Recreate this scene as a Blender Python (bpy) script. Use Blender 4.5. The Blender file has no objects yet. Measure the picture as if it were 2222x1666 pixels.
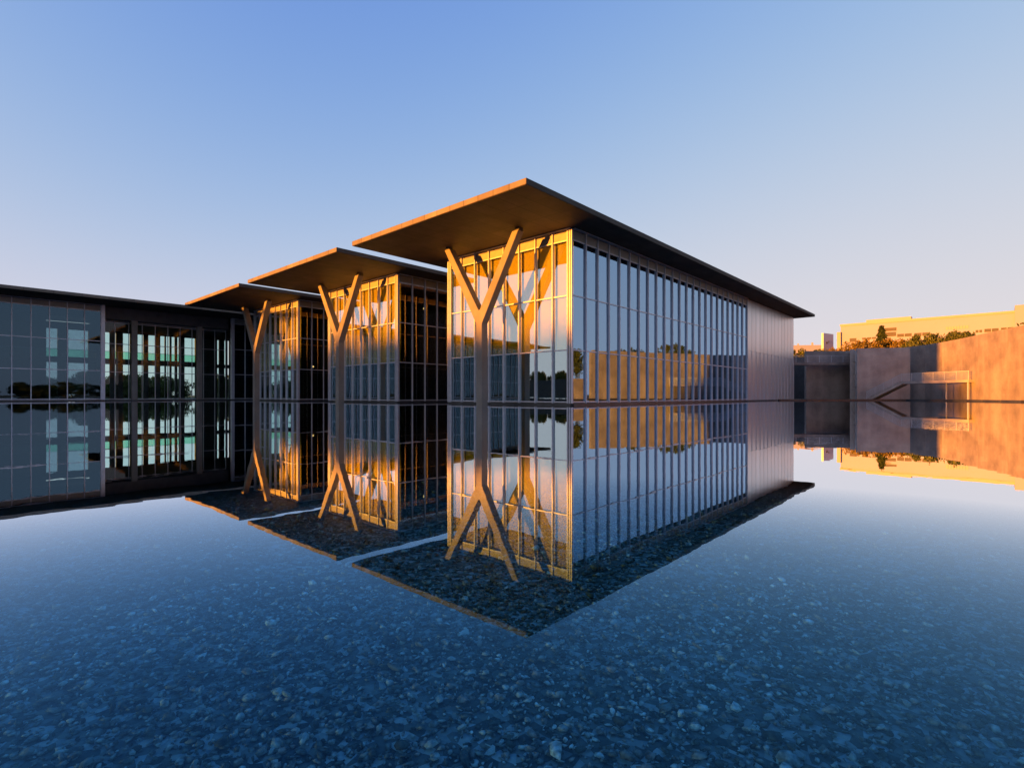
import bpy, bmesh, math, random
import numpy as np
from mathutils import Vector, Matrix
R = math.radians
random.seed(7); rng = np.random.default_rng(7)
scene = bpy.context.scene
COL = scene.collection

# ---------------------------------------------------------------- frame of the place
# a runs along the long sides of the pavilions (away from the lake front), b along their glass fronts
TH = R(42.15)
UR = Vector((math.sin(TH), math.cos(TH))); UL = Vector((-math.cos(TH), math.sin(TH)))
C0 = Vector((0.754, 27.73))                  # ground point under the near roof corner
AZ = math.atan2(UR.y, UR.x)
def W(a, b, z=0.0):
    p = C0 + UR * a + UL * b
    return Vector((p.x, p.y, z))

# ---------------------------------------------------------------- camera
CAM_H = 0.66
cam_d = bpy.data.cameras.new('camera'); cam = bpy.data.objects.new('camera', cam_d); COL.objects.link(cam)
cam.location = (0, 0, CAM_H); cam.rotation_euler = (R(90), 0, 0)
cam_d.sensor_width = 36; cam_d.lens = 36 * 1136.9 / 2222
cam_d.shift_y = 25.0 / 2222
cam_d.clip_start = 0.05; cam_d.clip_end = 9000
scene.camera = cam

# ---------------------------------------------------------------- sky, sun, exposure
SUN_ROT = R(14.0); SUN_EL = R(1.5)
tr = UR * math.cos(SUN_ROT) - UL * math.sin(SUN_ROT)          # way the light travels over ground
world = bpy.data.worlds.new('World'); scene.world = world; world.use_nodes = True
wn = world.node_tree; wn.nodes.clear()
sky = wn.nodes.new('ShaderNodeTexSky'); sky.sky_type = 'NISHITA'; sky.sun_disc = False
sky.sun_elevation = R(12.0)          # the scattering of the last light still fills the whole sky
sky.sun_rotation = math.atan2(-tr.x, -tr.y)
sky.air_density = 1.0; sky.dust_density = 0.6; sky.ozone_density = 3.0
bg = wn.nodes.new('ShaderNodeBackground'); bg.inputs[1].default_value = 0.15
wo = wn.nodes.new('ShaderNodeOutputWorld')
# the film-like response of the picture, alike over the whole sky: each channel A*x2/(x2+B2) + c*x
SKY_GAIN = 1.0
sp = wn.nodes.new('ShaderNodeSeparateColor'); cb = wn.nodes.new('ShaderNodeCombineColor')
wn.links.new(sky.outputs[0], sp.inputs[0])
def wmath(op, a, b):
    n = wn.nodes.new('ShaderNodeMath'); n.operation = op
    for k, v in enumerate((a, b)):
        if isinstance(v, (int, float)): n.inputs[k].default_value = v
        else: wn.links.new(v, n.inputs[k])
    return n.outputs[0]
EXPO = 2.25
for k, (A, B, c) in enumerate(((0.785, 0.138, 0.02), (0.715, 0.161, 0.02), (0.84, 0.10, -0.095))):
    x = wmath('MULTIPLY', sp.outputs[k], 0.15)
    x2 = wmath('MULTIPLY', x, x)
    y = wmath('ADD', wmath('MULTIPLY', wmath('DIVIDE', x2, wmath('ADD', x2, B * B)), A), wmath('MULTIPLY', x, c))
    if k == 2: y = wmath('MAXIMUM', y, wmath('MINIMUM', x, 0.5))
    wn.links.new(wmath('MULTIPLY', y, SKY_GAIN / 0.15 / 2 ** EXPO), cb.inputs[k])
wn.links.new(cb.outputs[0], bg.inputs[0]); wn.links.new(bg.outputs[0], wo.inputs[0])
sun_d = bpy.data.lights.new('sun', 'SUN'); sun_d.energy = 5.0; sun_d.angle = R(0.9); sun_d.color = (1.0, 0.325, 0.025)
sun = bpy.data.objects.new('sun', sun_d); COL.objects.link(sun)
ldir = Vector((tr.x * math.cos(SUN_EL), tr.y * math.cos(SUN_EL), -math.sin(SUN_EL)))
sun.rotation_euler = ldir.to_track_quat('-Z', 'Y').to_euler(); sun.location = (-40, -40, 30)
scene.view_settings.view_transform = 'Standard'; scene.view_settings.look = 'None'
scene.view_settings.gamma = 1.0; scene.view_settings.use_curve_mapping = False
scene.view_settings.exposure = EXPO
scene.render.engine = 'CYCLES'
cy = scene.cycles
cy.max_bounces = 14; cy.diffuse_bounces = 3; cy.glossy_bounces = 8; cy.transparent_max_bounces = 40; cy.transmission_bounces = 8
cy.use_denoising = True; cy.caustics_reflective = True; cy.caustics_refractive = False
cy.sample_clamp_indirect = 6.0

# ---------------------------------------------------------------- materials
def new_mat(name):
    m = bpy.data.materials.new(name); m.use_nodes = True
    nt = m.node_tree; nt.nodes.clear()
    out = nt.nodes.new('ShaderNodeOutputMaterial')
    return m, nt, out
def N(nt, t, **kw):
    n = nt.nodes.new(t)
    for k, v in kw.items(): setattr(n, k, v)
    return n
def L(nt, a, b): nt.links.new(a, b)

def surf_mat(name, c1, c2, rough=0.7, metal=0.0, scale=1.0, bump=0.0, bscale=20.0, spec=0.4, detail=5, obj_var=0.0, streak=False, rvar=0.0, coord='Object'):
    m, nt, out = new_mat(name)
    p = N(nt, 'ShaderNodeBsdfPrincipled'); L(nt, p.outputs[0], out.inputs[0])
    tc = N(nt, 'ShaderNodeTexCoord')
    vec = tc.outputs[coord]
    if coord == 'World':
        pass
    if streak:
        mp = N(nt, 'ShaderNodeMapping'); mp.inputs['Scale'].default_value = (1, 1, 0.12); L(nt, vec, mp.inputs[0]); v2 = mp.outputs[0]
    else: v2 = vec
    n1 = N(nt, 'ShaderNodeTexNoise'); n1.inputs['Scale'].default_value = scale; n1.inputs['Detail'].default_value = detail
    n1.inputs['Roughness'].default_value = 0.62; L(nt, v2, n1.inputs[0])
    cr = N(nt, 'ShaderNodeValToRGB'); cr.color_ramp.elements[0].position = 0.32; cr.color_ramp.elements[1].position = 0.7
    cr.color_ramp.elements[0].color = (*c1, 1); cr.color_ramp.elements[1].color = (*c2, 1)
    L(nt, n1.outputs[0], cr.inputs[0]); col = cr.outputs[0]
    if obj_var > 0:
        oi = N(nt, 'ShaderNodeObjectInfo'); mr = N(nt, 'ShaderNodeMapRange')
        mr.inputs[3].default_value = 1 - obj_var; mr.inputs[4].default_value = 1 + obj_var; L(nt, oi.outputs['Random'], mr.inputs[0])
        mx = N(nt, 'ShaderNodeVectorMath', operation='SCALE'); L(nt, col, mx.inputs[0]); L(nt, mr.outputs[0], mx.inputs['Scale']); col = mx.outputs[0]
    L(nt, col, p.inputs['Base Color'])
    p.inputs['Roughness'].default_value = rough; p.inputs['Metallic'].default_value = metal
    p.inputs['Specular IOR Level'].default_value = spec
    if rvar > 0:
        mr2 = N(nt, 'ShaderNodeMapRange'); mr2.inputs[3].default_value = rough - rvar; mr2.inputs[4].default_value = rough + rvar
        L(nt, n1.outputs[0], mr2.inputs[0]); L(nt, mr2.outputs[0], p.inputs['Roughness'])
    if bump > 0:
        n2 = N(nt, 'ShaderNodeTexNoise'); n2.inputs['Scale'].default_value = bscale; n2.inputs['Detail'].default_value = 4; L(nt, vec, n2.inputs[0])
        b = N(nt, 'ShaderNodeBump'); b.inputs['Strength'].default_value = bump; b.inputs['Distance'].default_value = 0.02
        L(nt, n2.outputs[0], b.inputs['Height']); L(nt, b.outputs[0], p.inputs['Normal'])
    return m

def glass_mat(name, tint, ior=1.9, wob=0.0, rough=0.0, gloss=(1, 1, 1), base=0.0):
    """thin architectural glass: clear or tinted through, mirror by Fresnel at the face that the ray enters"""
    m, nt, out = new_mat(name)
    tr_ = N(nt, 'ShaderNodeBsdfTransparent'); tr_.inputs[0].default_value = (*tint, 1)
    gl = N(nt, 'ShaderNodeBsdfGlossy'); gl.inputs['Roughness'].default_value = rough; gl.inputs[0].default_value = (*gloss, 1)
    fr = N(nt, 'ShaderNodeFresnel'); fr.inputs[0].default_value = ior
    geo = N(nt, 'ShaderNodeNewGeometry')
    inv = N(nt, 'ShaderNodeMath', operation='SUBTRACT'); inv.inputs[0].default_value = 1.0; L(nt, geo.outputs['Backfacing'], inv.inputs[1])
    ad = N(nt, 'ShaderNodeMath', operation='ADD', use_clamp=True); ad.inputs[1].default_value = base; L(nt, fr.outputs[0], ad.inputs[0])
    mu = N(nt, 'ShaderNodeMath', operation='MULTIPLY'); L(nt, ad.outputs[0], mu.inputs[0]); L(nt, inv.outputs[0], mu.inputs[1])
    mx = N(nt, 'ShaderNodeMixShader'); L(nt, mu.outputs[0], mx.inputs[0]); L(nt, tr_.outputs[0], mx.inputs[1]); L(nt, gl.outputs[0], mx.inputs[2])
    L(nt, mx.outputs[0], out.inputs[0])
    if wob > 0:
        tc = N(nt, 'ShaderNodeTexCoord'); oi = N(nt, 'ShaderNodeObjectInfo')
        ad2 = N(nt, 'ShaderNodeVectorMath', operation='ADD'); sc_ = N(nt, 'ShaderNodeVectorMath', operation='SCALE'); sc_.inputs['Scale'].default_value = 40
        L(nt, oi.outputs['Random'], sc_.inputs[0]); L(nt, tc.outputs['Object'], ad2.inputs[0]); L(nt, sc_.outputs[0], ad2.inputs[1])
        nz = N(nt, 'ShaderNodeTexNoise'); nz.inputs['Scale'].default_value = 0.35; nz.inputs['Detail'].default_value = 1; L(nt, ad2.outputs[0], nz.inputs[0])
        b = N(nt, 'ShaderNodeBump'); b.inputs['Strength'].default_value = 1.0; b.inputs['Distance'].default_value = wob
        L(nt, nz.outputs[0], b.inputs['Height']); L(nt, b.outputs[0], gl.inputs['Normal'])
    return m

def concrete_mat(name, c1, c2, grid=None, bump=0.25, var=0.0):
    """cast concrete, cloudy, with water stains; grid=(w,h) adds faint formwork joints on horizontal soffits"""
    m, nt, out = new_mat(name)
    p = N(nt, 'ShaderNodeBsdfPrincipled'); L(nt, p.outputs[0], out.inputs[0]); p.inputs['Roughness'].default_value = 0.75
    p.inputs['Specular IOR Level'].default_value = 0.25
    tc = N(nt, 'ShaderNodeTexCoord')
    n1 = N(nt, 'ShaderNodeTexNoise'); n1.inputs['Scale'].default_value = 0.45; n1.inputs['Detail'].default_value = 8; n1.inputs['Roughness'].default_value = 0.65
    L(nt, tc.outputs['Object'], n1.inputs[0])
    mp = N(nt, 'ShaderNodeMapping'); mp.inputs['Scale'].default_value = (0.9, 0.9, 0.16); L(nt, tc.outputs['Object'], mp.inputs[0])
    n2 = N(nt, 'ShaderNodeTexNoise'); n2.inputs['Scale'].default_value = 1.0; n2.inputs['Detail'].default_value = 6; L(nt, mp.outputs[0], n2.inputs[0])
    mm = N(nt, 'ShaderNodeMath', operation='ADD'); L(nt, n1.outputs[0], mm.inputs[0])
    m2 = N(nt, 'ShaderNodeMath', operation='MULTIPLY'); m2.inputs[1].default_value = 0.5; L(nt, n2.outputs[0], m2.inputs[0]); L(nt, m2.outputs[0], mm.inputs[1])
    cr = N(nt, 'ShaderNodeValToRGB'); cr.color_ramp.elements[0].position = 0.55; cr.color_ramp.elements[1].position = 1.0
    cr.color_ramp.elements[0].color = (*c1, 1); cr.color_ramp.elements[1].color = (*c2, 1); L(nt, mm.outputs[0], cr.inputs[0])
    col = cr.outputs[0]
    if grid:
        br = N(nt, 'ShaderNodeTexBrick'); br.offset = 0.0; br.inputs['Scale'].default_value = 1.0
        br.inputs['Brick Width'].default_value = grid[0]; br.inputs['Row Height'].default_value = grid[1]; br.inputs['Mortar Size'].default_value = 0.03
        br.inputs['Color1'].default_value = (1, 1, 1, 1); br.inputs['Color2'].default_value = (0.7, 0.7, 0.7, 1); br.inputs['Mortar'].default_value = (0.3, 0.3, 0.3, 1)
        L(nt, tc.outputs['Object'], br.inputs[0])
        mx = N(nt, 'ShaderNodeMix', data_type='RGBA', blend_type='MULTIPLY'); mx.inputs[0].default_value = 0.8
        L(nt, col, mx.inputs[6]); L(nt, br.outputs[0], mx.inputs[7]); col = mx.outputs[2]
    if var > 0:
        oi = N(nt, 'ShaderNodeObjectInfo'); mr = N(nt, 'ShaderNodeMapRange'); mr.inputs[3].default_value = 1 - var; mr.inputs[4].default_value = 1 + var; L(nt, oi.outputs['Random'], mr.inputs[0])
        sv = N(nt, 'ShaderNodeVectorMath', operation='SCALE'); L(nt, col, sv.inputs[0]); L(nt, mr.outputs[0], sv.inputs['Scale']); col = sv.outputs[0]
    L(nt, col, p.inputs['Base Color'])
    n3 = N(nt, 'ShaderNodeTexNoise'); n3.inputs['Scale'].default_value = 14; n3.inputs['Detail'].default_value = 6; L(nt, tc.outputs['Object'], n3.inputs[0])
    b = N(nt, 'ShaderNodeBump'); b.inputs['Strength'].default_value = bump; b.inputs['Distance'].default_value = 0.02
    L(nt, n3.outputs[0], b.inputs['Height']); L(nt, b.outputs[0], p.inputs['Normal'])
    return m

def emit_mat(name, col, s):
    m, nt, out = new_mat(name); e = N(nt, 'ShaderNodeEmission'); e.inputs[0].default_value = (*col, 1); e.inputs[1].default_value = s
    L(nt, e.outputs[0], out.inputs[0]); return m

M = {}
M['concrete'] = concrete_mat('cast_concrete', (0.13, 0.115, 0.10), (0.22, 0.195, 0.17))
M['roof'] = concrete_mat('roof_concrete', (0.115, 0.096, 0.074), (0.19, 0.160, 0.122), grid=(2.44, 1.22))
M['soffit'] = concrete_mat('shade_dark_soffit_concrete', (0.046, 0.033, 0.023), (0.085, 0.062, 0.043), grid=(2.44, 1.22))  # darker than the roof: underside shade is put into this colour
M['wallcon'] = concrete_mat('weathered_concrete', (0.155, 0.127, 0.118), (0.31, 0.257, 0.232), var=0.12)
M['palecon'] = concrete_mat('pale_weathered_concrete', (0.27, 0.225, 0.21), (0.46, 0.388, 0.355), var=0.08)
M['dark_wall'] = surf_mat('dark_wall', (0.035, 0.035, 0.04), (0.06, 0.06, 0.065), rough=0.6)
M['alu'] = surf_mat('anodised_aluminium', (0.40, 0.39, 0.425), (0.49, 0.48, 0.52), rough=0.36, metal=0.25, scale=3, obj_var=0.06)
M['header'] = surf_mat('painted_aluminium_panel', (0.19, 0.175, 0.145), (0.23, 0.21, 0.175), rough=0.5, metal=0.15, scale=2, obj_var=0.06)
M['metal_panel'] = surf_mat('brushed_metal_panel', (0.50, 0.49, 0.52), (0.60, 0.58, 0.61), rough=0.34, metal=0.8, scale=0.7, obj_var=0.05, streak=True, rvar=0.05)
M['plinth'] = surf_mat('wet_dark_plinth', (0.02, 0.02, 0.022), (0.05, 0.05, 0.05), rough=0.4)
M['glass'] = glass_mat('tinted_glass', (0.92, 0.915, 0.62), ior=1.6, wob=0.004, base=0.47, gloss=(0.68, 0.88, 1.0))
M['glass_side'] = glass_mat('grey_tinted_glass', (0.45, 0.55, 0.58), ior=1.6, wob=0.004, base=0.40, gloss=(0.46, 0.70, 1.0))
M['gallery_glass'] = glass_mat('dark_gallery_glass', (0.50, 0.55, 0.55), ior=1.6, wob=0.004, base=0.08, gloss=(0.95, 0.8, 0.75))
M['wing_glass'] = glass_mat('dark_wing_glass', (0.42, 0.52, 0.56), ior=1.2, wob=0.003, base=0.09, gloss=(0.42, 0.74, 1.0))
M['clear_glass'] = glass_mat('clear_glass', (0.86, 0.96, 0.93), ior=1.45)
M['green_glass'] = glass_mat('green_balustrade_glass', (0.62, 0.90, 0.77), ior=1.4)
M['blind'] = surf_mat('roller_blind', (0.66, 0.55, 0.08), (0.72, 0.60, 0.09), rough=0.9, scale=1.5, spec=0.1)
M['core'] = surf_mat('shade_dark_gallery_wall', (0.025, 0.027, 0.03), (0.045, 0.045, 0.048), rough=0.8)  # the inner concrete stands in shade; that darkness is put into this colour
M['floor'] = surf_mat('dark_floor', (0.05, 0.048, 0.045), (0.08, 0.075, 0.07), rough=0.5)
M['rail'] = surf_mat('galvanised_rail', (0.46, 0.45, 0.48), (0.55, 0.54, 0.57), rough=0.45, metal=0.2)
M['lamp'] = emit_mat('lamp_glow', (1.0, 0.55, 0.18), 1.2)
M['white_lamp'] = emit_mat('white_lamp_glow', (1.0, 0.85, 0.75), 0.35)

# ---------------------------------------------------------------- mesh helpers
_boxes = {}
def box_mesh(sx, sy, sz, mat, bev=0.0):
    k = (round(sx, 4), round(sy, 4), round(sz, 4), mat, bev)
    if k in _boxes: return _boxes[k]
    me = bpy.data.meshes.new('box')
    bm = bmesh.new(); bmesh.ops.create_cube(bm, size=1.0)
    bmesh.ops.scale(bm, vec=(sx, sy, sz), verts=bm.verts)
    if bev > 0: bmesh.ops.bevel(bm, geom=bm.edges[:], offset=bev, segments=1, affect='EDGES')
    bm.to_mesh(me); bm.free(); me.materials.append(M[mat]); _boxes[k] = me
    return me
def link(name, me, parent=None, loc=(0, 0, 0), rot=(0, 0, 0)):
    o = bpy.data.objects.new(name, me); COL.objects.link(o); o.location = loc; o.rotation_euler = rot
    if parent is not None: o.parent = parent
    return o
def box(name, x0, x1, y0, y1, z0, z1, mat, parent=None, bev=0.0):
    me = box_mesh(x1 - x0, y1 - y0, z1 - z0, mat, bev)
    return link(name, me, parent, ((x0 + x1) / 2, (y0 + y1) / 2, (z0 + z1) / 2))
def mesh(name, verts, faces, mat, parent=None, loc=(0, 0, 0), rot=(0, 0, 0), smooth=False):
    me = bpy.data.meshes.new(name); me.from_pydata([tuple(v) for v in verts], [], faces); me.materials.append(M[mat] if isinstance(mat, str) else mat)
    me.update()
    bm = bmesh.new(); bm.from_mesh(me); bmesh.ops.recalc_face_normals(bm, faces=bm.faces); bm.to_mesh(me); bm.free()
    if smooth:
        for p in me.polygons: p.use_smooth = True
    return link(name, me, parent, loc, rot)
def prism(name, poly, t0, t1, axis, mat, parent=None, loc=(0, 0, 0), rot=(0, 0, 0)):
    """extrude a 2-D polygon: axis 'a' = profile in (b,z) swept along a; 'z' = plan polygon swept up"""
    n = len(poly)
    if axis == 'a': v = [(t0, p[0], p[1]) for p in poly] + [(t1, p[0], p[1]) for p in poly]
    else: v = [(p[0], p[1], t0) for p in poly] + [(p[0], p[1], t1) for p in poly]
    f = [tuple(range(n)), tuple(range(2 * n - 1, n - 1, -1))] + [(i, (i + 1) % n, (i + 1) % n + n, i + n) for i in range(n)]
    return mesh(name, v, f, mat, parent, loc, rot)
def empty(name, loc, rz=0.0, label=None, cat=None, group=None):
    o = bpy.data.objects.new(name, None); COL.objects.link(o); o.location = loc; o.rotation_euler = (0, 0, rz); o.empty_display_size = 0.5
    if label: o['label'] = label
    if cat: o['category'] = cat
    if group: o['group'] = group
    return o
def tag(o, label=None, cat=None, group=None, kind=None):
    if label: o['label'] = label
    if cat: o['category'] = cat
    if group: o['group'] = group
    if kind: o['kind'] = kind
    return o

# ---------------------------------------------------------------- ground, pond, water
POND = [(34.9, 68.6), (46, 70.0), (52.3, 69.6), (53.9, 62.0), (51.9, 53.2), (49.3, 47.2), (44.5, 33), (37, 14), (28, -5), (12, -13), (-14, -11),
        (-50, 6), (-86.5, 24), (-40, 88), (-6.8, 123.6), (43.6, 78.5)]
def build_ground():
    me = bpy.data.meshes.new('ground'); bm = bmesh.new()
    def loop(pts):
        vs = [bm.verts.new((x, y, 0.1)) for x, y in pts]
        return [bm.edges.new((vs[i], vs[(i + 1) % len(vs)])) for i in range(len(vs))]
    e = loop([(-4500, -4500), (4500, -4500), (4500, 4500), (-4500, 4500)]) + loop(POND)
    bmesh.ops.triangle_fill(bm, use_beauty=True, use_dissolve=False, edges=e)
    for f in bm.faces:
        if f.normal.z < 0: f.normal_flip()
    bm.to_mesh(me); bm.free(); me.materials.append(M['lawn'])
    o = link('ground', me); tag(o, kind='structure'); return o
M['lawn'] = surf_mat('lawn', (0.035, 0.05, 0.018), (0.07, 0.085, 0.03), rough=0.9, scale=0.6, bump=0.5, bscale=8)
build_ground()

def bed_material():
    m, nt, out = new_mat('pebble_bed')
    p = N(nt, 'ShaderNodeBsdfPrincipled'); L(nt, p.outputs[0], out.inputs[0]); p.inputs['Roughness'].default_value = 0.8; p.inputs['Specular IOR Level'].default_value = 0.1
    tc = N(nt, 'ShaderNodeTexCoord')
    v = N(nt, 'ShaderNodeTexVoronoi'); v.inputs['Scale'].default_value = 38.0; L(nt, tc.outputs['Object'], v.inputs[0])
    v2 = N(nt, 'ShaderNodeTexVoronoi'); v2.inputs['Scale'].default_value = 9.0; L(nt, tc.outputs['Object'], v2.inputs[0])
    sep = N(nt, 'ShaderNodeSeparateColor'); L(nt, v.outputs['Color'], sep.inputs[0])
    cr = N(nt, 'ShaderNodeValToRGB'); e = cr.color_ramp.elements
    e[0].position = 0.0; e[0].color = (0.05, 0.052, 0.045, 1); e[1].position = 1.0; e[1].color = (0.38, 0.37, 0.35, 1)
    e2 = cr.color_ramp.elements.new(0.6); e2.color = (0.17, 0.165, 0.145, 1)
    L(nt, sep.outputs[0], cr.inputs[0])
    ng = N(nt, 'ShaderNodeTexNoise'); ng.inputs['Scale'].default_value = 1.1; ng.inputs['Detail'].default_value = 3; L(nt, tc.outputs['Object'], ng.inputs[0])
    crg = N(nt, 'ShaderNodeValToRGB'); crg.color_ramp.elements[0].position = 0.5; crg.color_ramp.elements[1].position = 0.68
    L(nt, ng.outputs[0], crg.inputs[0])
    mx = N(nt, 'ShaderNodeMix', data_type='RGBA'); L(nt, crg.outputs[0], mx.inputs[0]); L(nt, cr.outputs[0], mx.inputs[6]); mx.inputs[7].default_value = (0.03, 0.045, 0.03, 1)
    L(nt, mx.outputs[2], p.inputs['Base Color'])
    b = N(nt, 'ShaderNodeBump'); b.inputs['Strength'].default_value = 0.8; b.inputs['Distance'].default_value = 0.03; b.invert = True
    L(nt, v.outputs['Distance'], b.inputs['Height']); L(nt, b.outputs[0], p.inputs['Normal'])
    return m
M['bed'] = bed_material()
BED_Z = -0.17
def sheet(name, pts, z, mat):
    me = bpy.data.meshes.new(name); bm = bmesh.new()
    vs = [bm.verts.new((x, y, z)) for x, y in pts]; f = bm.faces.new(vs)
    bmesh.ops.triangulate(bm, faces=[f])
    for f in bm.faces:
        if f.normal.z < 0: f.normal_flip()
    bm.to_mesh(me); bm.free(); me.materials.append(mat); return link(name, me)
def grow(pts, d):
    cx = sum(p[0] for p in pts) / len(pts); cyy = sum(p[1] for p in pts) / len(pts); r = []
    for x, y in pts:
        v = Vector((x - cx, y - cyy)); v = v + v.normalized() * d; r.append((cx + v.x, cyy + v.y))
    return r
bed = tag(sheet('pond_bed', grow(POND, 0.6), BED_Z, M['bed']), kind='structure')

def water_material():
    m, nt, out = new_mat('still_water')
    tr_ = N(nt, 'ShaderNodeBsdfTransparent'); tr_.inputs[0].default_value = (0.37, 0.73, 0.87, 1)
    gl = N(nt, 'ShaderNodeBsdfGlossy'); gl.inputs['Roughness'].default_value = 0.0; gl.inputs[0].default_value = (0.72, 0.87, 1, 1)
    fr = N(nt, 'ShaderNodeFresnel'); fr.inputs[0].default_value = 1.33
    geo = N(nt, 'ShaderNodeNewGeometry')
    inv = N(nt, 'ShaderNodeMath', operation='SUBTRACT'); inv.inputs[0].default_value = 1.0; L(nt, geo.outputs['Backfacing'], inv.inputs[1])
    mg = N(nt, 'ShaderNodeMath', operation='MULTIPLY', use_clamp=True); mg.inputs[1].default_value = 3.9
    pw_ = N(nt, 'ShaderNodeMath', operation='POWER'); pw_.inputs[1].default_value = 1.5; L(nt, fr.outputs[0], pw_.inputs[0]); L(nt, pw_.outputs[0], mg.inputs[0])
    mu = N(nt, 'ShaderNodeMath', operation='MULTIPLY'); L(nt, mg.outputs[0], mu.inputs[0]); L(nt, inv.outputs[0], mu.inputs[1])
    mx = N(nt, 'ShaderNodeMixShader'); L(nt, mu.outputs[0], mx.inputs[0]); L(nt, tr_.outputs[0], mx.inputs[1]); L(nt, gl.outputs[0], mx.inputs[2])
    L(nt, mx.outputs[0], out.inputs[0])
    wt = N(nt, 'ShaderNodeMix', data_type='RGBA'); L(nt, mg.outputs[0], wt.inputs[0]); wt.inputs[6].default_value = (0.15, 0.56, 1, 1); wt.inputs[7].default_value = (0.95, 0.97, 1, 1); L(nt, wt.outputs[2], gl.inputs[0])
    tc = N(nt, 'ShaderNodeTexCoord')
    nz = N(nt, 'ShaderNodeTexNoise'); nz.inputs['Scale'].default_value = 1.7; nz.inputs['Detail'].default_value = 3; nz.inputs['Roughness'].default_value = 0.45
    L(nt, tc.outputs['Object'], nz.inputs[0])
    b = N(nt, 'ShaderNodeBump'); b.inputs['Strength'].default_value = 1.0; b.inputs['Distance'].default_value = 0.0007
    L(nt, nz.outputs[0], b.inputs['Height']); L(nt, b.outputs[0], gl.inputs['Normal'])
    return m
M['water'] = water_material()
tag(sheet('water', grow(POND, 0.3), 0.0, M['water']), kind='structure')

# ---------------------------------------------------------------- glass facades
ZL = (0.22, 3.71, 7.36, 11.06); ZTOP = 11.76; BASE = 0.13
def facade(parent, o, axis, n, bay, out, glass='glass', rows=3, zl=ZL, ztop=ZTOP, header=True, first=True, last=True, fin=0.16, fw=0.075, pane_mat=None):
    """one glazed face. axis 'a'/'b': direction of the bays from o=(a,b); out = sign of the outward normal on the other axis"""
    def bx(name, s0, s1, d0, d1, z0, z1, mat, bev=0.0):
        lo, hi = sorted((d0 * out, d1 * out))
        if axis == 'a': return box(name, o[0] + s0, o[0] + s1, o[1] + lo, o[1] + hi, z0, z1, mat, parent, bev)
        return box(name, o[0] + lo, o[0] + hi, o[1] + s0, o[1] + s1, z0, z1, mat, parent, bev)
    for i in range(n + 1):
        if (i == 0 and not first) or (i == n and not last): continue
        bx('mullion', i * bay - fw / 2, i * bay + fw / 2, -0.06, fin, BASE, ztop - 0.02, 'alu')
    for i in range(n):
        s0 = i * bay + fw / 2 + 0.001; s1 = (i + 1) * bay - fw / 2 - 0.001
        for j, z in enumerate(zl):
            bx('transom', s0, s1, -0.04, 0.06, z - 0.04, z + 0.04, 'alu')
        for j in range(len(zl) - 1):
            pn = bx('pane', s0 + 0.004, s1 - 0.004, -0.012, 0.012, zl[j] + 0.041, zl[j + 1] - 0.041, glass)
            pn.rotation_euler = (random.gauss(0, 0.0008), random.gauss(0, 0.0008), random.gauss(0, 0.0016))     # no pane hangs dead true
        if header: bx('header_panel', s0 + 0.004, s1 - 0.004, -0.03, 0.03, zl[-1] + 0.041, ztop - 0.06, 'header')
    bx('top_rail', 0.0, n * bay, -0.05, fin + 0.1, ztop, ztop + 0.045, 'alu')
    bx('plinth', 0.0, n * bay, -0.2, fin + 0.01, -0.3, BASE, 'plinth')

BAY = 1.491; FB = 1.535; FWID = 8 * FB                 # side bay, front bay, front width
ROOF_A0, ROOF_B0, ROOF_B1 = -7.52, -2.45, FWID + 2.45
SOF, RTOP = 11.87, 12.2
def column(parent, a, b):
    s, t = 0.285, 0.30
    prof = [(-s, -0.3), (s, -0.3), (s, 5.75), (3.72, 11.62), (3.16, 11.62), (0.06, 6.72), (-0.06, 6.72), (-3.16, 11.62), (-3.72, 11.62), (-s, 5.75)]
    c = prism('column', [(b + p[0], p[1]) for p in prof], a - t, a + t, 'a', 'concrete', parent)
    bv = c.modifiers.new('bevel', 'BEVEL'); bv.width = 0.025; bv.segments = 1
    for sg in (-1, 1): box('bearing', a - 0.2, a + 0.2, b + sg * 3.52 - 0.18, b + sg * 3.52 + 0.18, 11.60, SOF + 0.01, 'plinth', c)
    return c
def roof(parent, a0, a1, b0, b1):
    e = 0.03
    v = [(a0, b0, SOF), (a1, b0, SOF), (a1, b1, SOF), (a0, b1, SOF), (a0, b0, RTOP - e), (a1, b0, RTOP - e), (a1, b1, RTOP - e), (a0, b1, RTOP - e),
         (a0 + e, b0 + e, RTOP), (a1 - e, b0 + e, RTOP), (a1 - e, b1 - e, RTOP), (a0 + e, b1 - e, RTOP)]
    f = [(3, 2, 1, 0), (0, 1, 5, 4), (1, 2, 6, 5), (2, 3, 7, 6), (3, 0, 4, 7), (4, 5, 9, 8), (5, 6, 10, 9), (6, 7, 11, 10), (7, 4, 8, 11), (8, 9, 10, 11)]
    box('soffit', a0 + 0.02, a1 - 0.02, b0 + 0.02, b1 - 0.02, SOF - 0.03, SOF - 0.004, 'soffit', parent)  # thin sheet added to carry the shade-darkened colour
    return mesh('roof', v, f, 'roof', parent)

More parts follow.
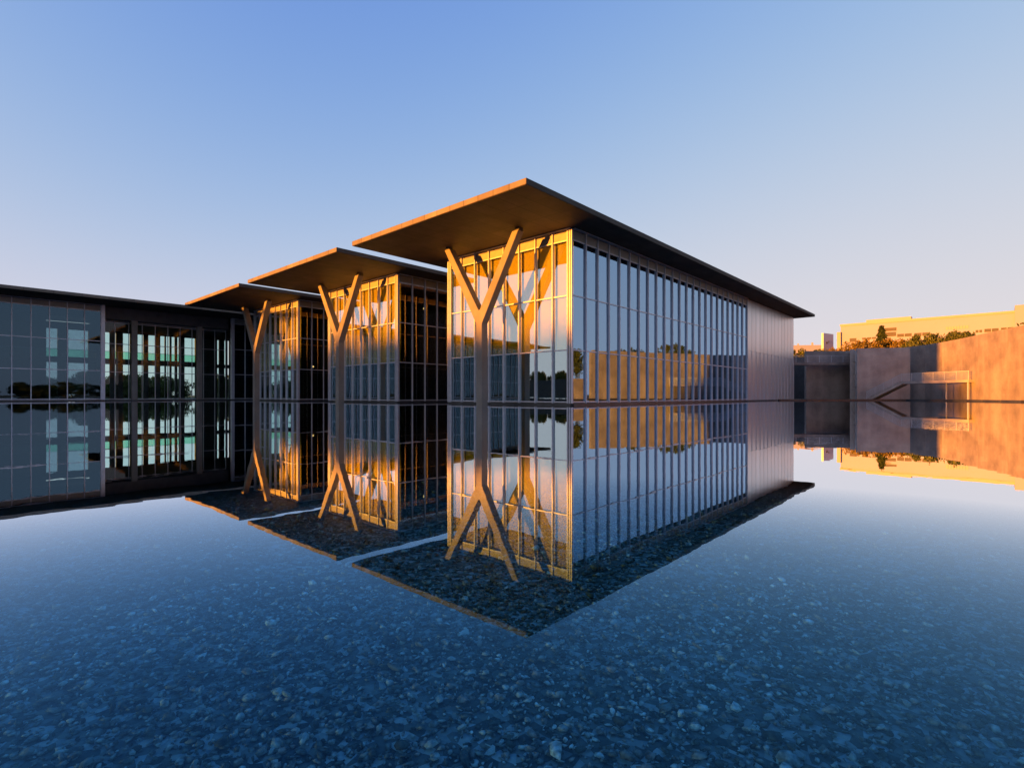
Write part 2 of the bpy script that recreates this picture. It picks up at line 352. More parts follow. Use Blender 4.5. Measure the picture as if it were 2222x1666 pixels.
def pavilion(b_off, label, n_right, n_left, metal, length):
    e = empty('pavilion', W(7.52, 2.45 + b_off), AZ, label, 'pavilion', 'glass pavilions standing in the pond')
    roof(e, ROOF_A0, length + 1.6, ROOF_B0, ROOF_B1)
    facade(e, (0.0, 0.0), 'b', 8, FB, -1, 'glass', first=False, last=False)
    # corner posts: a square post with two lighter fins beside it
    for bb, sg in ((0.0, 1), (FWID, -1)):
        box('corner_post', -0.05, 0.1, bb - 0.05, bb + 0.05, BASE, ZTOP - 0.02, 'alu', e)
        box('mullion', -0.17, -0.06, bb - 0.13, bb - 0.04, BASE, ZTOP - 0.02, 'alu', e)
        box('mullion', -0.17, -0.06, bb + 0.035, bb + 0.115, BASE, ZTOP - 0.02, 'alu', e)
        box('mullion', -0.17, -0.06, bb + sg * 0.25 - 0.04, bb + sg * 0.25 + 0.04, BASE, ZTOP - 0.02, 'alu', e)
    facade(e, (0.06, 0.0), 'a', n_right, BAY, -1, 'glass_side' if metal else 'gallery_glass', first=False, fw=0.062, fin=0.14)
    facade(e, (0.06, FWID), 'a', n_left, BAY, 1, 'glass_side', first=False, fw=0.05, fin=0.10)
    # blinds drawn down behind the two upper rows of the front
    for i in range(8):
        box('blind', 0.30, 0.31, i * FB + 0.05, (i + 1) * FB - 0.05, 3.75, 11.6, 'blind', e)
    # opaque cladding behind the glazed part of each side
    for bb, n, sg in ((0.0, n_right, -1), (FWID, n_left, 1)):
        a0 = 0.06 + n * BAY + 0.04
        if sg < 0 and metal:
            for k in range(13):
                w = (length - a0) / 13
                for z0, z1 in ((BASE, 5.84), (5.86, 11.76)):
                    box('metal_panel', a0 + k * w + 0.03, a0 + (k + 1) * w - 0.03, bb - 0.10, bb + 0.02, z0, z1, 'metal_panel', e)
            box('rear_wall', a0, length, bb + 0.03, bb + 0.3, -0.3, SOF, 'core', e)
            box('plinth', a0, length, bb - 0.12, bb + 0.02, -0.3, BASE - 0.005, 'plinth', e)
            for k in range(14): box('panel_fin', a0 + k * w - 0.011, a0 + k * w + 0.011, bb - 0.15, bb + 0.02, BASE, 5.84, 'alu', e)
        else:
            lo, hi = (bb - 0.05, bb + 0.3) if sg < 0 else (bb - 0.3, bb + 0.05)
            box('rear_wall', a0, length, lo, hi, -0.3, SOF, 'metal_panel', e)
    box('rear_wall', length, length + 0.3, 0, FWID, -0.3, SOF, 'metal_panel', e)
    # gallery box inside, floor and ceiling
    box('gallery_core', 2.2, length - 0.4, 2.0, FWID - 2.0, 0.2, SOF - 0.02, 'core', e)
    box('floor_slab', 0.25, length - 0.05, 0.25, FWID - 0.25, -0.3, 0.18, 'floor', e)
    column(e, -2.35, FWID / 2)
    return e
SP = 19.43
p1 = pavilion(0.0, 'nearest and largest glass pavilion, its flat roof corner highest in the picture', 23, 11, True, 53.9)
p2 = pavilion(SP, 'middle glass pavilion, between the nearest one and the smaller one behind', 9, 9, False, 53.9)
p3 = pavilion(2 * SP, 'smallest looking glass pavilion, half in shadow beside the long lobby wing', 9, 9, False, 53.9)

# small lamps seen through the dark side of the pavilions
for (o_, pts) in ((p3, ((2.0, 0.5, 4.05), (4.6, 0.5, 4.05))), (p2, ((3.4, 0.5, 9.0),))):
    for q in pts:
        l = empty('wall_lamp', o_.matrix_basis @ Vector(q), AZ,
                  'small warm lamp ' + ('high inside the dark side glass of the middle pavilion' if o_ is p2 else 'inside the smallest looking pavilion, left one of the pair' if q[0] < 3 else 'inside the smallest looking pavilion, right one of the pair'), 'lamp', 'small lamps inside the pavilions')
        box('shade', -0.06, 0.06, -0.06, 0.06, 0.0, 0.16, 'lamp', l); box('bracket', -0.02, 0.02, 0.06, 0.3, 0.05, 0.09, 'plinth', l)

# ---------------------------------------------------------------- lobby wing on the left
WB = 63.1                                            # its lake face, in b
wing = empty('lobby_wing', W(0, WB), AZ, 'long glass lobby wing with a flat dark-edged roof, running out of the picture', 'building')
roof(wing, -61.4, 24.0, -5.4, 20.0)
WBAY = 1.6
facade(wing, (-7.15 - 32 * WBAY, 0.0), 'a', 32, WBAY, -1, 'wing_glass')
facade(wing, (8.3, 0.0), 'a', 10, 1.52, -1, 'wing_glass')
for a in (-6.95, 8.1): box('end_post', a - 0.18, a + 0.18, -0.25, 0.3, BASE, SOF - 0.01, 'alu', wing)
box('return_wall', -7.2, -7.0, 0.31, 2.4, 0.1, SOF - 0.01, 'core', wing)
# recessed lobby front with its dark fascia and round of concrete columns
facade(wing, (-6.75, 2.6), 'a', 10, 1.483, -1, 'clear_glass', zl=(0.22, 3.71, 7.36, 10.1), ztop=10.25, header=False, fin=0.1, fw=0.06)
box('fascia', -6.75, 7.9, 1.0, 2.7, 10.35, SOF - 0.01, 'dark_wall', wing)
for a in (-3.5, 4.1): box('column', a - 0.31, a + 0.31, 0.75, 1.37, -0.3, 10.345, 'concrete', wing, 0.03)
box('column', -5.6, -5.1, 3.4, 3.9, 0.1, 10.34, 'dark_wall', wing)
box('plinth', -6.75, 7.9, 0.0, 2.5, -0.3, 0.12, 'plinth', wing)
# inside: floor, mezzanine, ceiling, far wall with tall openings
DEP = 17.0
def a_at(px, b):                                      # along-wing position behind a picture column, used to lay the openings out
    k = (px - 1111) / 1136.9; p = C0 + UL * b
    return (k * p.y - p.x) / (UR.x - k * UR.y)
box('floor_slab', -60, 23.5, 0.3, DEP + 1, -0.3, 0.11, 'floor', wing)
box('mezzanine', -18, 9.0, DEP - 5.0, DEP - 0.6, 5.45, 5.95, 'dark_wall', wing)
box('ceiling', -60, 23.5, 3.0, DEP, 10.4, 10.6, 'dark_wall', wing)
opens = [(100.4, 124.8), (148.3, 191.7), (226, 252), (267, 282.5), (296.6, 312), (322, 337), (348, 358), (360.5, 369), (372.5, 380), (385, 389), (400.6, 424), (471.5, 476), (487, 491), (494, 498)]
prev = -60.0
far_b = WB + DEP
for x0, x1 in opens:
    a0, a1 = a_at(x0, far_b), a_at(x1, far_b)
    box('pier', prev, a0, DEP, DEP + 0.4, 0.0, SOF - 0.01, 'dark_wall', wing)
    box('lintel', a0, a1, DEP, DEP + 0.4, 10.2, SOF - 0.01, 'dark_wall', wing)
    box('spandrel', a0, a1, DEP, DEP + 0.4, 5.4, 6.0, 'dark_wall', wing)
    box('pane', a0, a1, DEP + 0.18, DEP + 0.2, 6.0, 10.2, 'clear_glass', wing)
    box('pane', a0, a1, DEP + 0.18, DEP + 0.2, 0.1, 5.4, 'clear_glass', wing)
    prev = a1
box('pier', prev, 24.0, DEP, DEP + 0.4, 0.0, SOF - 0.01, 'dark_wall', wing)
for k in range(9):
    a0 = -18 + k * 3.0
    box('balustrade_pane', a0 + 0.02, a0 + 2.98, DEP - 0.62, DEP - 0.6, 5.97, 7.25, 'green_glass', wing)
box('handrail', -18, 9, DEP - 0.64, DEP - 0.58, 7.25, 7.31, 'rail', wing)
box('light_track', -6.4, 7.5, 3.6, 3.72, 10.2, 10.28, 'header', wing)
box('light_track', a_at(100, WB + 5.6), a_at(194, WB + 5.6), 5.6, 5.66, 10.0, 10.04, 'white_lamp', wing)
box('end_wall', -60.2, -59.9, 0.3, DEP, 0.0, SOF - 0.01, 'metal_panel', wing)
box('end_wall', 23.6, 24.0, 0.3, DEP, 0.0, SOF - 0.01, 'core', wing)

# ---------------------------------------------------------------- perimeter wall, stair, bridge on the right
def rail_run(parent, pts, h=1.05, step=1.55, bars=6, post_name='post', wire=0.016):
    """railing along a polyline of world points given at deck level"""
    rl = empty('railing', (0, 0, 0)); rl.parent = parent; parent = rl
    for (p, q) in zip(pts[:-1], pts[1:]):
        p = Vector(p); q = Vector(q); d = q - p; ln = d.length; n = max(1, round(ln / step))
        for i in range(n + 1):
            c = p + d * (i / n)
            link(post_name, box_mesh(0.04, 0.04, h, 'rail'), parent, (c.x, c.y, c.z + h / 2))
        for j in range(bars + 1):
            z = h * (j + 0.6) / (bars + 0.6); r = 0.045 if j == bars else wire
            me = box_mesh(ln, r, r, 'rail'); mid = (p + q) / 2 + Vector((0, 0, z))
            o = link('rail', me, parent, mid); o.rotation_euler = d.to_track_quat('X', 'Z').to_euler()
def wall_seg(parent, p, q, z1, thick=0.6, cols=None, rows=3, z0=0.0, name='wall_panel', mat='wallcon', lift=0.0):
    """a run of cast panels between two plan points, joints recessed; the body stands back from the camera side"""
    p = Vector((*p, 0)); q = Vector((*q, 0)); d = q - p; ln = d.length; u = d / ln; n_ = Vector((-u.y, u.x, 0))
    cols = cols or max(1, round(ln / 4.8)); rz = math.atan2(u.y, u.x); g = 0.09
    for i in range(cols):
        for j in range(rows):
            w = ln / cols; zz0 = z0 + (z1 - z0) * j / rows; zz1 = z0 + (z1 - z0) * (j + 1) / rows
            c = p + u * (w * (i + 0.5)) + n_ * (thick / 2 + random.uniform(0, 0.012))
            link(name, box_mesh(w - g, thick, zz1 - zz0 - g, mat, 0.03), parent, (c.x, c.y, (zz0 + zz1) / 2), (0, 0, rz))
    c = (p + q) / 2 + n_ * (thick / 2 + 0.12)
    link('backing', box_mesh(ln, thick - 0.16, z1 - z0 - 0.03, mat), parent, (c.x, c.y, (z0 + z1) / 2), (0, 0, rz))
pw = empty('perimeter_wall', (54, 66, 0), 0, 'high weathered concrete wall curving around the pond, half sunlit', 'wall')
pw.location = (0, 0, 0)
# curve of the sunlit part, from the far bend towards the camera
curve = [(58.9, 77.6), (58.9, 73.8), (58.2, 70.0), (57.0, 65.8), (55.4, 61.4), (53.4, 55.6), (50.9, 47.9)]
for p, q in zip(curve[:-1], curve[1:]):
    wall_seg(pw, q, p, 7.8, cols=1, rows=3)
wall_seg(pw, (50.0, 45.0), (50.7, 47.2), 3.4, cols=1, rows=2)
wall_seg(pw, (45.0, 30.0), (49.9, 44.8), 3.4, cols=3, rows=2)
bw = empty('buttress_wall', (0, 0, 0), 0, 'shaded concrete wall block behind the foot of the stair', 'wall')
wall_seg(bw, (57.2, 75.7), (50.6, 77.2), 7.55, cols=2, rows=4, mat='palecon')
wall_seg(bw, (51.0, 77.9), (54.6, 83), 7.55, cols=1, rows=4, mat='palecon')
rw = empty('recessed_wall', (0, 0, 0), 0, 'dim concrete wall set back under the footbridge', 'wall')
wall_seg(rw, (55.0, 83.4), (46.6, 83.6), 7.7, cols=2, rows=4)
dk = empty('dark_wall_end', (0, 0, 0), 0, 'black wall end with recess shade put into its colour, beside the metal clad corner', 'wall')
wall_seg(dk, (55.0, 90.0), (43.0, 90.0), 7.2, cols=2, rows=2, mat='dark_wall')  # the darkness of the recess is put into the wall colour
# footbridge between pavilion and wall
fb = empty('footbridge', (0, 0, 0), 0, 'railed concrete footbridge joining the metal clad corner and the wall', 'footbridge')
me = box_mesh(13.4, 1.6, 0.42, 'wallcon', 0.02); link('deck', me, fb, (46.4, 81.6, 5.55))
rail_run(fb, [(40.2, 80.85, 5.76), (52.9, 80.85, 5.76)], step=1.85)
# stair and landing
st = empty('stair', (0, 0, 0), 0, 'open concrete stair and landing with metal railing against the wall', 'stair')
LA, LB, SF = Vector((52.8, 71.0, 2.55)), Vector((54.4, 62.4, 2.55)), Vector((50.9, 75.2, 0.15))
def slab(parent, p, q, wdt, th, name, mat='wallcon', side=1):
    d = q - p; u = d.normalized(); n_ = Vector((-u.y, u.x, 0)).normalized() * side
    z = Vector((0, 0, th)); v = [p, q, q + n_ * wdt, p + n_ * wdt]; v = [x - z for x in v] + v
    return mesh(name, v, [(3, 2, 1, 0), (4, 5, 6, 7), (0, 1, 5, 4), (1, 2, 6, 5), (2, 3, 7, 6), (3, 0, 4, 7)], mat, parent)
slab(st, LB, LA, 1.9, 0.32, 'landing', 'palecon', side=-1)
slab(st, LA, SF, 1.5, 0.40, 'flight', 'palecon', side=-1)
dd = SF - LA; nst = 15
un = Vector((-dd.y, dd.x, 0)).normalized() * -1; uu = Vector((dd.x, dd.y, 0)).normalized(); run = Vector((dd.x, dd.y, 0)).length / nst
for i in range(nst):
    c = LA + dd * ((i + 0.5) / nst) + un * 0.75
    link('step', box_mesh(run, 1.44, 0.15, 'wallcon'), st, (c.x, c.y, c.z + 0.02), (0, 0, math.atan2(uu.y, uu.x)))
rail_run(st, [SF, LA, LB], step=1.4, bars=12, wire=0.028)
for c in (LB + Vector((0.02, 0.25, 0)), LB + (LA - LB) * 0.42 + Vector((0.9, 0, 0))):
    link('support', box_mesh(0.10, 0.10, 2.4, 'rail'), st, (c.x + 0.1, c.y, 1.15))
# low dark edge of the pond
ke = empty('pond_edge', (0, 0, 0), 0, 'low dark stone edge of the pond before the walls', 'kerb')
kp = POND[0:8]
for p, q in zip(kp[:-1], kp[1:]):
    p = Vector((*p, 0)); q = Vector((*q, 0)); d = q - p; n = max(1, round(d.length / 3.0))
    for i in range(n):
        c = p + d * ((i + 0.5) / n); link('edge_stone', box_mesh(d.length / n - 0.015, 0.35, 0.5, 'plinth', 0.01), ke, (c.x, c.y, -0.08), (0, 0, math.atan2(d.y, d.x)))

# ---------------------------------------------------------------- buildings beyond the wall
M['tan'] = surf_mat('hazed_tan_cladding', (0.20, 0.195, 0.30), (0.22, 0.215, 0.33), rough=0.8, scale=0.05)  # blue raised in the colour to stand in for distance haze
M['pink'] = surf_mat('pale_pink_render', (0.50, 0.42, 0.42), (0.56, 0.47, 0.47), rough=0.8, scale=0.05)
M['pale'] = surf_mat('pale_render', (0.24, 0.22, 0.21), (0.27, 0.25, 0.235), rough=0.8, scale=0.05)
M['win'] = surf_mat('dim_window', (0.06, 0.055, 0.05), (0.085, 0.075, 0.07), rough=0.7, spec=0.1)
def ray(px, d): return Vector(((px - 1111) / 1136.9 * d, d, 0))
def zat(py, d): return CAM_H + (858 - py) * d / 1136.9
P_, Q_ = ray(1824, 207), ray(2202, 173)
fd = (Q_ - P_); fl = fd.length; fz = math.atan2(fd.y, fd.x); fu = fd / fl
tb = empty('office_building', P_, fz, 'long sunlit tan office building with ribbon windows above the wall', 'building')
H1 = zat(708, 207)
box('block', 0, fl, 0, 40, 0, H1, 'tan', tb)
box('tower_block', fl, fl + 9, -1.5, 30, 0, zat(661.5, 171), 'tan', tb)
box('parapet', -0.2, fl, -0.25, 0.4, H1, H1 + 0.7, 'pale', tb)
box('roof_screen', 8.0, 22.0, 3, 6, H1 + 0.7, H1 + 2.0, 'pale', tb)
def s_at(px):
    k = (px - 1111) / 1136.9; return (k * P_.y - P_.x) / (fu.x - k * fu.y)
def band(name, x0, x1, y0, y1, mat='win', parts=1):
    s0, s1 = s_at(x0), s_at(x1); d = P_.y + fu.y * (s0 + s1) / 2
    z0, z1 = zat(y1, d), zat(y0, d); w = (s1 - s0) / parts
    for i in range(parts): box(name, s0 + i * w + 0.12, s0 + (i + 1) * w - 0.12, -0.12, 0.2, z0, z1, mat, tb)
band('window', 1912, 1946, 711.5, 718.5); band('window', 1914, 1945, 721, 730)
band('window', 1843, 1859, 734, 742)
band('window', 1946, 1979, 724, 730.5, parts=2); band('window', 1983, 2018, 722, 728.5, parts=2); band('window', 1870, 1902, 732, 736, parts=3)
band('window', 2116, 2132, 716, 721.5, parts=2); band('window', 2135, 2168, 713, 720, parts=2); band('window', 2171, 2200, 710.5, 717, parts=2)
band('roof_sign', 2052, 2102, 707.5, 713.5, 'pale', parts=8)
box('lit_bay', s_at(1817.5), s_at(1825.5), -1.2, 3, 0, zat(721, 207), 'pale', tb)
P2 = ray(1787, 230); t2 = empty('stair_tower', P2, R(33), 'pale pink tower between the low block and the office building', 'building')
box('block', 0, 8.6, 0, 0.9, 0, zat(722.5, 230), 'pink', t2)
box('window', 2.2, 3.4, -0.1, 0.2, zat(745, 230), zat(741, 230), 'win', t2); box('window', 4.2, 4.7, -0.1, 0.2, zat(742, 230), zat(738, 230), 'win', t2)
P3 = ray(1700, 260); t3 = empty('low_building', P3, R(-8), 'low sunlit roofline at the foot of the pink tower', 'building')
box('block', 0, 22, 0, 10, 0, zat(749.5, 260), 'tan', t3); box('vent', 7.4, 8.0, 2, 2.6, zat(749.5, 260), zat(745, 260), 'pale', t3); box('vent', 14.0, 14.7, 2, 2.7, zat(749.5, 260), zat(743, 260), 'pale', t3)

# ---------------------------------------------------------------- trees
def leaf_material(name, c1, c2):
    m, nt, out = new_mat(name)
    d = N(nt, 'ShaderNodeBsdfDiffuse'); t = N(nt, 'ShaderNodeBsdfTranslucent'); mx = N(nt, 'ShaderNodeMixShader'); mx.inputs[0].default_value = 0.3
    geo = N(nt, 'ShaderNodeNewGeometry'); cr = N(nt, 'ShaderNodeValToRGB')
    cr.color_ramp.elements[0].color = (*c1, 1); cr.color_ramp.elements[1].color = (*c2, 1)
    L(nt, geo.outputs['Random Per Island'], cr.inputs[0]); L(nt, cr.outputs[0], d.inputs[0]); L(nt, cr.outputs[0], t.inputs[0])
    L(nt, d.outputs[0], mx.inputs[1]); L(nt, t.outputs[0], mx.inputs[2]); L(nt, mx.outputs[0], out.inputs[0]); return m
M['leaf'] = leaf_material('oak_leaf', (0.04, 0.055, 0.018), (0.12, 0.13, 0.04))
M['leaf2'] = leaf_material('autumn_leaf', (0.10, 0.075, 0.018), (0.2, 0.14, 0.03))
M['needle'] = leaf_material('conifer_needle', (0.02, 0.035, 0.015), (0.06, 0.075, 0.03))
M['bark'] = surf_mat('bark', (0.05, 0.038, 0.028), (0.10, 0.08, 0.06), rough=0.9, scale=6, bump=0.6, bscale=14)
def crown_mesh(kind, n, leaf, mat, seed):
    r = np.random.default_rng(seed); pts = []
    if kind == 'round':
        k = 34; cc = r.normal(size=(k, 3)); cc /= np.linalg.norm(cc, axis=1)[:, None]; cc *= (r.random(k) ** 0.5)[:, None] * np.array([0.40, 0.40, 0.27]); cc[:, 2] += 0.66
        rad = r.uniform(0.07, 0.16, k)
        idx = r.integers(0, k, n); d = r.normal(size=(n, 3)); d /= np.linalg.norm(d, axis=1)[:, None]
        P = cc[idx] + d * (rad[idx] * r.random(n) ** 0.45)[:, None] * np.array([1, 1, 0.75])
    else:
        t = r.random(n) ** 1.25; ang = r.random(n) * 6.283; whorl = 0.6 + 0.4 * np.sin(t * 70 + ang * 0.5 + np.sin(ang * 3) * 2)
        rr = ((1 - t) ** 0.9 * 0.21 + 0.035 * np.sin(t * 19 + 2 * ang) * (1 - t)) * whorl * r.random(n) ** 0.35 + 0.01
        P = np.stack([np.cos(ang) * rr, np.sin(ang) * rr, 0.12 + 0.88 * t - rr * 0.25], 1)
    u = r.normal(size=(n, 3)); u /= np.linalg.norm(u, axis=1)[:, None]; w = np.cross(u, r.normal(size=(n, 3))); w /= np.linalg.norm(w, axis=1)[:, None]
    s = leaf * r.uniform(0.6, 1.4, n)[:, None]
    V = np.stack([P - u * s, P + w * s * 0.55, P + u * s, P - w * s * 0.55], 1).reshape(-1, 3)
    me = bpy.data.meshes.new('crown'); me.vertices.add(4 * n); me.vertices.foreach_set('co', V.astype(np.float32).ravel())
    me.loops.add(4 * n); me.loops.foreach_set('vertex_index', np.arange(4 * n, dtype=np.int32))
    me.polygons.add(n); me.polygons.foreach_set('loop_start', np.arange(0, 4 * n, 4, dtype=np.int32)); me.update(calc_edges=True)
    me.materials.append(M[mat]); return me
def trunk_mesh(kind, seed):
    r = random.Random(seed); bm = bmesh.new()
    def limb(p, q, r0, r1):
        p = Vector(p); q = Vector(q); d = (q - p).normalized(); x = d.orthogonal().normalized(); y = d.cross(x); n = 7
        a = [bm.verts.new(p + (x * math.cos(i * 6.2832 / n) + y * math.sin(i * 6.2832 / n)) * r0) for i in range(n)]
        b = [bm.verts.new(q + (x * math.cos(i * 6.2832 / n) + y * math.sin(i * 6.2832 / n)) * r1) for i in range(n)]
        for i in range(n): bm.faces.new((a[i], a[(i + 1) % n], b[(i + 1) % n], b[i]))
    if kind == 'round':
        limb((0, 0, -0.02), (0.01, 0, 0.32), 0.030, 0.022)
        for i in range(7):
            an = i * 0.9 + r.random() * 0.4; l = r.uniform(0.18, 0.32)
            q = (math.cos(an) * l, math.sin(an) * l, 0.55 + r.random() * 0.22); limb((0.01, 0, 0.30), q, 0.016, 0.005)
            limb(q, (q[0] * 1.25, q[1] * 1.2, q[2] + 0.08), 0.005, 0.002)
        limb((0.01, 0, 0.30), (0, 0.02, 0.85), 0.018, 0.004)
    else: limb((0, 0, -0.02), (0, 0, 0.95), 0.022, 0.003)
    me = bpy.data.meshes.new('trunk'); bm.to_mesh(me); bm.free(); me.materials.append(M['bark']); return me
KINDS = {'oak': (crown_mesh('round', 5200, 0.022, 'leaf', 1), trunk_mesh('round', 1)), 'oak_b': (crown_mesh('round', 5200, 0.022, 'leaf', 2), trunk_mesh('round', 2)),
         'autumn': (crown_mesh('round', 5200, 0.022, 'leaf2', 3), trunk_mesh('round', 3)), 'conifer': (crown_mesh('cone', 5200, 0.018, 'needle', 4), trunk_mesh('cone', 4))}
def tree(kind, x, y, h, wide, label, group=None, z=0.1):
    nm = {'oak': 'oak_tree', 'oak_b': 'oak_tree', 'autumn': 'autumn_tree', 'conifer': 'conifer_tree'}[kind]
    e = empty(nm, (x, y, z), random.random() * 6.28, label, 'tree', group); e.scale = (wide, wide, h)
    link('crown', KINDS[kind][0], e); link('trunk', KINDS[kind][1], e); return e
def tree_at(kind, px, d, top, wide, label, group=None):
    d *= 1.42; wide *= 1.42; p = ray(px, d); return tree(kind, p.x, p.y, zat(top, d) / 0.95, wide, label, group)
g = 'trees beyond the perimeter wall'
tree_at('autumn', 1873, 105, 731, 8.2, 'golden leafed tree in front of the tan office building, beside the conifer', g)
tree_at('conifer', 1913, 108, 716, 18, 'pointed dark conifer rising above the wall before the grey window', g)
tree_at('autumn', 1938, 106, 728, 7.5, 'yellow green tree to the right of the pointed conifer', g)
tree_at('oak', 1978, 104, 734, 8.0, 'low dark green tree where the wall top starts to rise', g)
tree_at('oak_b', 2010, 98, 722, 8.5, 'broad dark green tree above the wall, left of the roof sign', g)
tree_at('oak', 2046, 96, 717, 8.5, 'broad dark green tree under the white roof sign', g)
tree_at('oak_b', 2082, 95, 713, 8.0, 'tallest dark green tree beside the sunlit wall top', g)
tree_at('oak', 2104, 94, 718, 2.6, 'narrow dark shrub like tree ending the row on the wall', g)
tree_at('autumn', 1843, 112, 750, 5.0, 'small russet tree at the foot of the tan office building', g)
tree_at('autumn', 1812, 112, 749, 4.6, 'small russet tree in front of the pink tower', g)
tree_at('oak', 1775, 118, 754, 7.0, 'low russet green bush crown above the footbridge', g)
tree_at('oak_b', 1735, 118, 755, 8.0, 'dark green bush crown next to the metal clad corner', g)
# trees that the glass mirrors, and the grove behind the lake that throws the low shade
g2 = 'grove of trees across the lake, behind the viewer'
lab = 'broad dark tree of the grove across the lake'
for i in range(84):
    b = -30 + i * 2.35 + random.uniform(-0.8, 0.8); a = -112 + random.uniform(-6, 6)
    p = W(a - 20, b + 34)
    tree(random.choice(['oak', 'oak_b']), p.x, p.y, (hh := random.uniform(13.8, 15.8) + (1.2 if b + 34 > 54 else 0) if b + 34 > 35 else random.uniform(5.8, 7.4)), random.uniform(7, 9.5), lab, g2, z=-0.3 * hh)
gw = empty('garden_wall', W(-122, 34), AZ, 'long dark garden wall across the lake, mirrored low in the pavilion fronts', 'wall')
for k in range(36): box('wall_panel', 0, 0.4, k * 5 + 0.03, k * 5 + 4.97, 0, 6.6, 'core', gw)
for k, (a, b, h, wd, kd) in enumerate(((58, -34, 10.5, 6, 'oak_b'), (52, -36, 11.0, 6, 'oak'), (66, -28, 10, 7, 'oak'), (30, -40, 17, 13, 'conifer'), (38, -42, 14, 9, 'oak_b'), (74, -30, 11, 7, 'oak'), (80, -24, 12, 9, 'oak_b'))):
    p = W(a, b); tree(kd, p.x, p.y, h, wd, ('first', 'second', 'third', 'fourth', 'fifth', 'sixth', 'seventh')[k] + (' pointed conifer' if kd == 'conifer' else ' round tree') + ' behind the sunlit wall, mirrored in the long glass side', 'trees mirrored in the glass')
for i in range(30):
    q = Vector((62, -56)) + Vector((0.67, 0.74)) * (i - 14.5) * 4.6
    tree(random.choice(['oak', 'oak_b', 'conifer']), q.x + random.uniform(-5, 5), q.y + random.uniform(-5, 5), (hh := random.uniform(6.5, 10)), random.uniform(10, 15), 'park tree behind the viewer, mirrored in the lobby wing glass', 'trees mirrored in the lobby wing', z=-0.36 * hh)
# beyond the lobby wing, seen through it
for k in range(30):
    p = W(-60 + k * 5 + random.uniform(-2, 2), WB + 58 + random.uniform(0, 14)); hh = random.uniform(9, 12.5); tree(random.choice(['oak', 'oak_b']), p.x, p.y, hh, random.uniform(10, 13), 'dark tree on the lawn seen through the lobby wing', 'trees seen through the lobby', z=-0.44 * hh)

# ---------------------------------------------------------------- pebbles on the pond bed
def pebble_material(name, attr):
    m, nt, out = new_mat(name)
    p = N(nt, 'ShaderNodeBsdfPrincipled'); L(nt, p.outputs[0], out.inputs[0]); p.inputs['Roughness'].default_value = 0.75; p.inputs['Specular IOR Level'].default_value = 0.15
    if attr: a = N(nt, 'ShaderNodeAttribute'); a.attribute_name = 'tone'; src = a.outputs['Fac']
    else: a = N(nt, 'ShaderNodeObjectInfo'); src = a.outputs['Random']
    cr = N(nt, 'ShaderNodeValToRGB'); e = cr.color_ramp.elements
    e[0].color = (0.05, 0.055, 0.045, 1); e[1].color = (0.52, 0.52, 0.50, 1)
    for pos, c in ((0.2, (0.10, 0.10, 0.085)), (0.4, (0.19, 0.185, 0.17)), (0.5, (0.25, 0.18, 0.15)), (0.56, (0.25, 0.245, 0.23)), (0.8, (0.33, 0.33, 0.31))):
        x = e.new(pos); x.color = (*c, 1)
    L(nt, src, cr.inputs[0])
    tc = N(nt, 'ShaderNodeTexCoord'); nz = N(nt, 'ShaderNodeTexNoise'); nz.inputs['Scale'].default_value = 60; nz.inputs['Detail'].default_value = 4; L(nt, tc.outputs['Object'], nz.inputs[0])
    mr = N(nt, 'ShaderNodeMapRange'); mr.inputs[1].default_value = 0.3; mr.inputs[2].default_value = 0.7; mr.inputs[3].default_value = 0.25; mr.inputs[4].default_value = 1.6; L(nt, nz.outputs[0], mr.inputs[0])
    sc_ = N(nt, 'ShaderNodeVectorMath', operation='SCALE'); L(nt, cr.outputs[0], sc_.inputs[0]); L(nt, mr.outputs[0], sc_.inputs['Scale'])
    L(nt, sc_.outputs[0], p.inputs['Base Color']); return m
M['pebble'] = pebble_material('pebble_stone', False); M['pebbles'] = pebble_material('pebble_stones', True)
def rock(seed, seg, rings):
    r = np.random.default_rng(seed); v = [(0, 0, 1)]
    for i in range(1, rings):
        t = math.pi * i / rings
        for j in range(seg):
            a = 2 * math.pi * (j + 0.5 * (i % 2)) / seg; v.append((math.sin(t) * math.cos(a), math.sin(t) * math.sin(a), math.cos(t)))
    v.append((0, 0, -1)); f = []
    for j in range(seg): f.append((0, 1 + j, 1 + (j + 1) % seg))
    for i in range(rings - 2):
        for j in range(seg):
            a = 1 + i * seg + j; b = 1 + i * seg + (j + 1) % seg; f.append((a, a + seg, b)); f.append((b, a + seg, b + seg))
    k = 1 + (rings - 2) * seg
    for j in range(seg): f.append((len(v) - 1, k + (j + 1) % seg, k + j))
    v = np.array(v); pl = r.normal(size=(5, 3)); pl /= np.linalg.norm(pl, axis=1)[:, None]
    for q in pl:                                      # knock flat facets off it
        d = v @ q; v = v - np.outer(np.clip(d - 0.62, 0, None), q)
    v *= 1 + r.normal(size=(len(v), 1)) * 0.08
    return v, np.array(f)
def scatter(n, y0, y1, size, rocks, power=1.0):
    """random pebbles over the bed inside the lake in front of the viewer; returns merged arrays"""
    y = np.sqrt(rng.random(n) * (y1 ** 2 - y0 ** 2) + y0 ** 2); x = (rng.random(n) * 2 - 1) * (y * 1.06 + 0.35)
    s = size * np.exp(rng.normal(size=n) * 0.42); s = np.clip(s, 0.004, 0.03)
    return x, y, s
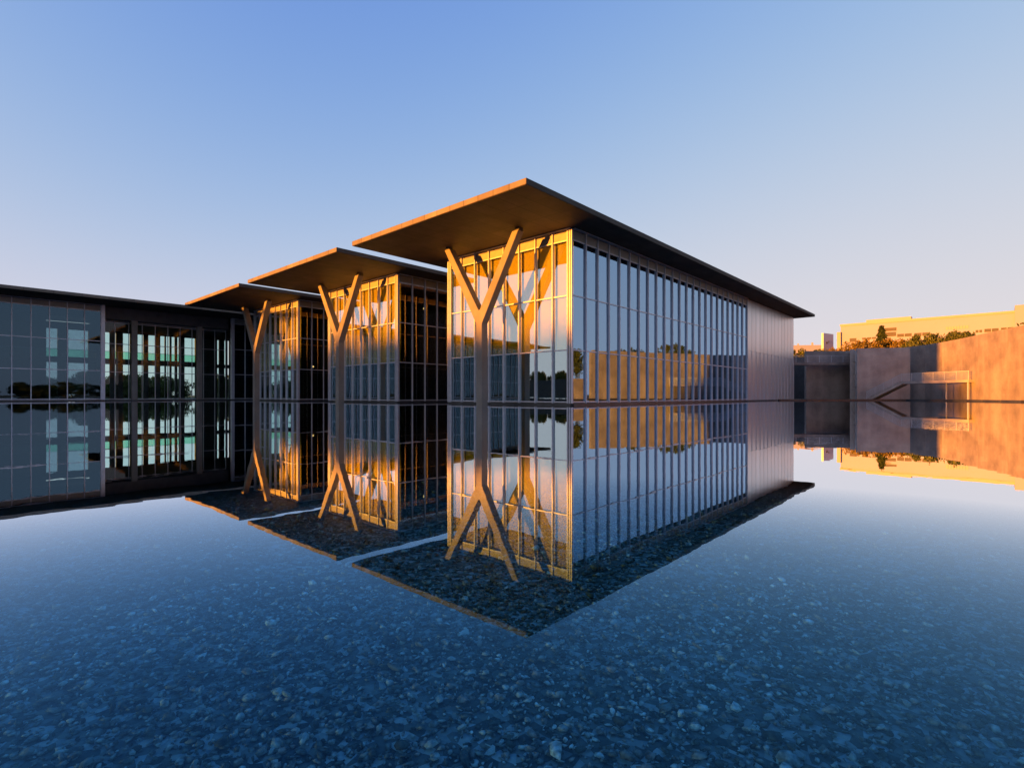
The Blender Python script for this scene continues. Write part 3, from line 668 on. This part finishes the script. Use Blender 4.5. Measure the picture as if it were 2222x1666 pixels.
def merge(name, x, y, s, rocks, mat):
    VV, FF, TT = [], [], []; off = 0
    which = rng.integers(0, len(rocks), len(x))
    for k, (v, f) in enumerate(rocks):
        i = np.where(which == k)[0]; n = len(i)
        if n == 0: continue
        sc_ = np.stack([s[i] * rng.uniform(0.8, 1.5, n), s[i] * rng.uniform(0.7, 1.1, n), s[i] * rng.uniform(0.16, 0.5, n)], 1)
        P = v[None] * sc_[:, None, :]
        al = rng.normal(size=n) * 0.6; ca, sa = np.cos(al)[:, None], np.sin(al)[:, None]           # tilt about x
        yy = P[:, :, 1] * ca - P[:, :, 2] * sa; zz = P[:, :, 1] * sa + P[:, :, 2] * ca
        th = rng.random(n) * 6.283; c, s_ = np.cos(th)[:, None], np.sin(th)[:, None]
        X = P[:, :, 0] * c - yy * s_ + x[i][:, None]; Y = P[:, :, 0] * s_ + yy * c + y[i][:, None]
        Z = zz + (BED_Z + s[i] * rng.uniform(0.1, 0.9, n))[:, None]
        VV.append(np.stack([X, Y, Z], 2).reshape(-1, 3)); m = len(v)
        FF.append((f[None] + (np.arange(n) * m)[:, None, None] + off).reshape(-1, 3)); off += n * m
        pt = 0.5 + 0.25 * (np.sin(x[i] * 3.1 + 1.3 * np.sin(y[i] * 2.2)) + np.sin(y[i] * 4.3 + 1.7 * np.sin(x[i] * 2.9 + 1)))
        TT.append(np.repeat(rng.random(n) ** 1.15 * (0.72 + 0.36 * np.clip(pt, 0, 1)), m))
    V = np.concatenate(VV).astype(np.float32); F = np.concatenate(FF).astype(np.int32); T = np.concatenate(TT).astype(np.float32)
    me = bpy.data.meshes.new(name); me.vertices.add(len(V)); me.vertices.foreach_set('co', V.ravel())
    me.loops.add(F.size); me.loops.foreach_set('vertex_index', F.ravel()); me.polygons.add(len(F)); me.polygons.foreach_set('loop_start', np.arange(0, F.size, 3, dtype=np.int32))
    me.update(calc_edges=True); at = me.attributes.new('tone', 'FLOAT', 'POINT'); at.data.foreach_set('value', T)
    me.materials.append(M[mat]); return me
hi = [rock(i, 6, 4) for i in range(6)]; lo = [rock(20 + i, 5, 3) for i in range(5)]
x1, y1, s1 = scatter(23000, 0.95, 2.3, 0.0066, hi); x2, y2, s2 = scatter(52000, 2.2, 5.6, 0.0084, lo)
o = link('pebbles', merge('pebbles', x1, y1, s1, hi, 'pebbles'), bed); tag(o, kind='stuff')
o = link('pebbles', merge('pebbles', x2, y2, s2, lo, 'pebbles'), bed); tag(o, kind='stuff')
rm = []
for v, f in [rock(50 + i, 7, 4) for i in range(8)]:
    me = bpy.data.meshes.new('pebble'); me.from_pydata([tuple(q) for q in v * np.array([1.25, 0.9, 0.55])], [], [tuple(int(k) for k in q) for q in f]); me.update(); me.materials.append(M['pebble'])
    rm.append(me)
for i in range(300):
    y = math.sqrt(random.random() * (3.4 ** 2 - 1.0) + 1.0); x = random.uniform(-1, 1) * (y * 1.0 + 0.1); s = random.uniform(0.009, 0.0145)
    o = link('pebble', rm[i % 8], bed, (x, y, BED_Z + s * random.uniform(0.35, 0.8)), (random.gauss(0, 0.3), random.gauss(0, 0.3), random.random() * 6.28)); o.scale = (s, s, s)
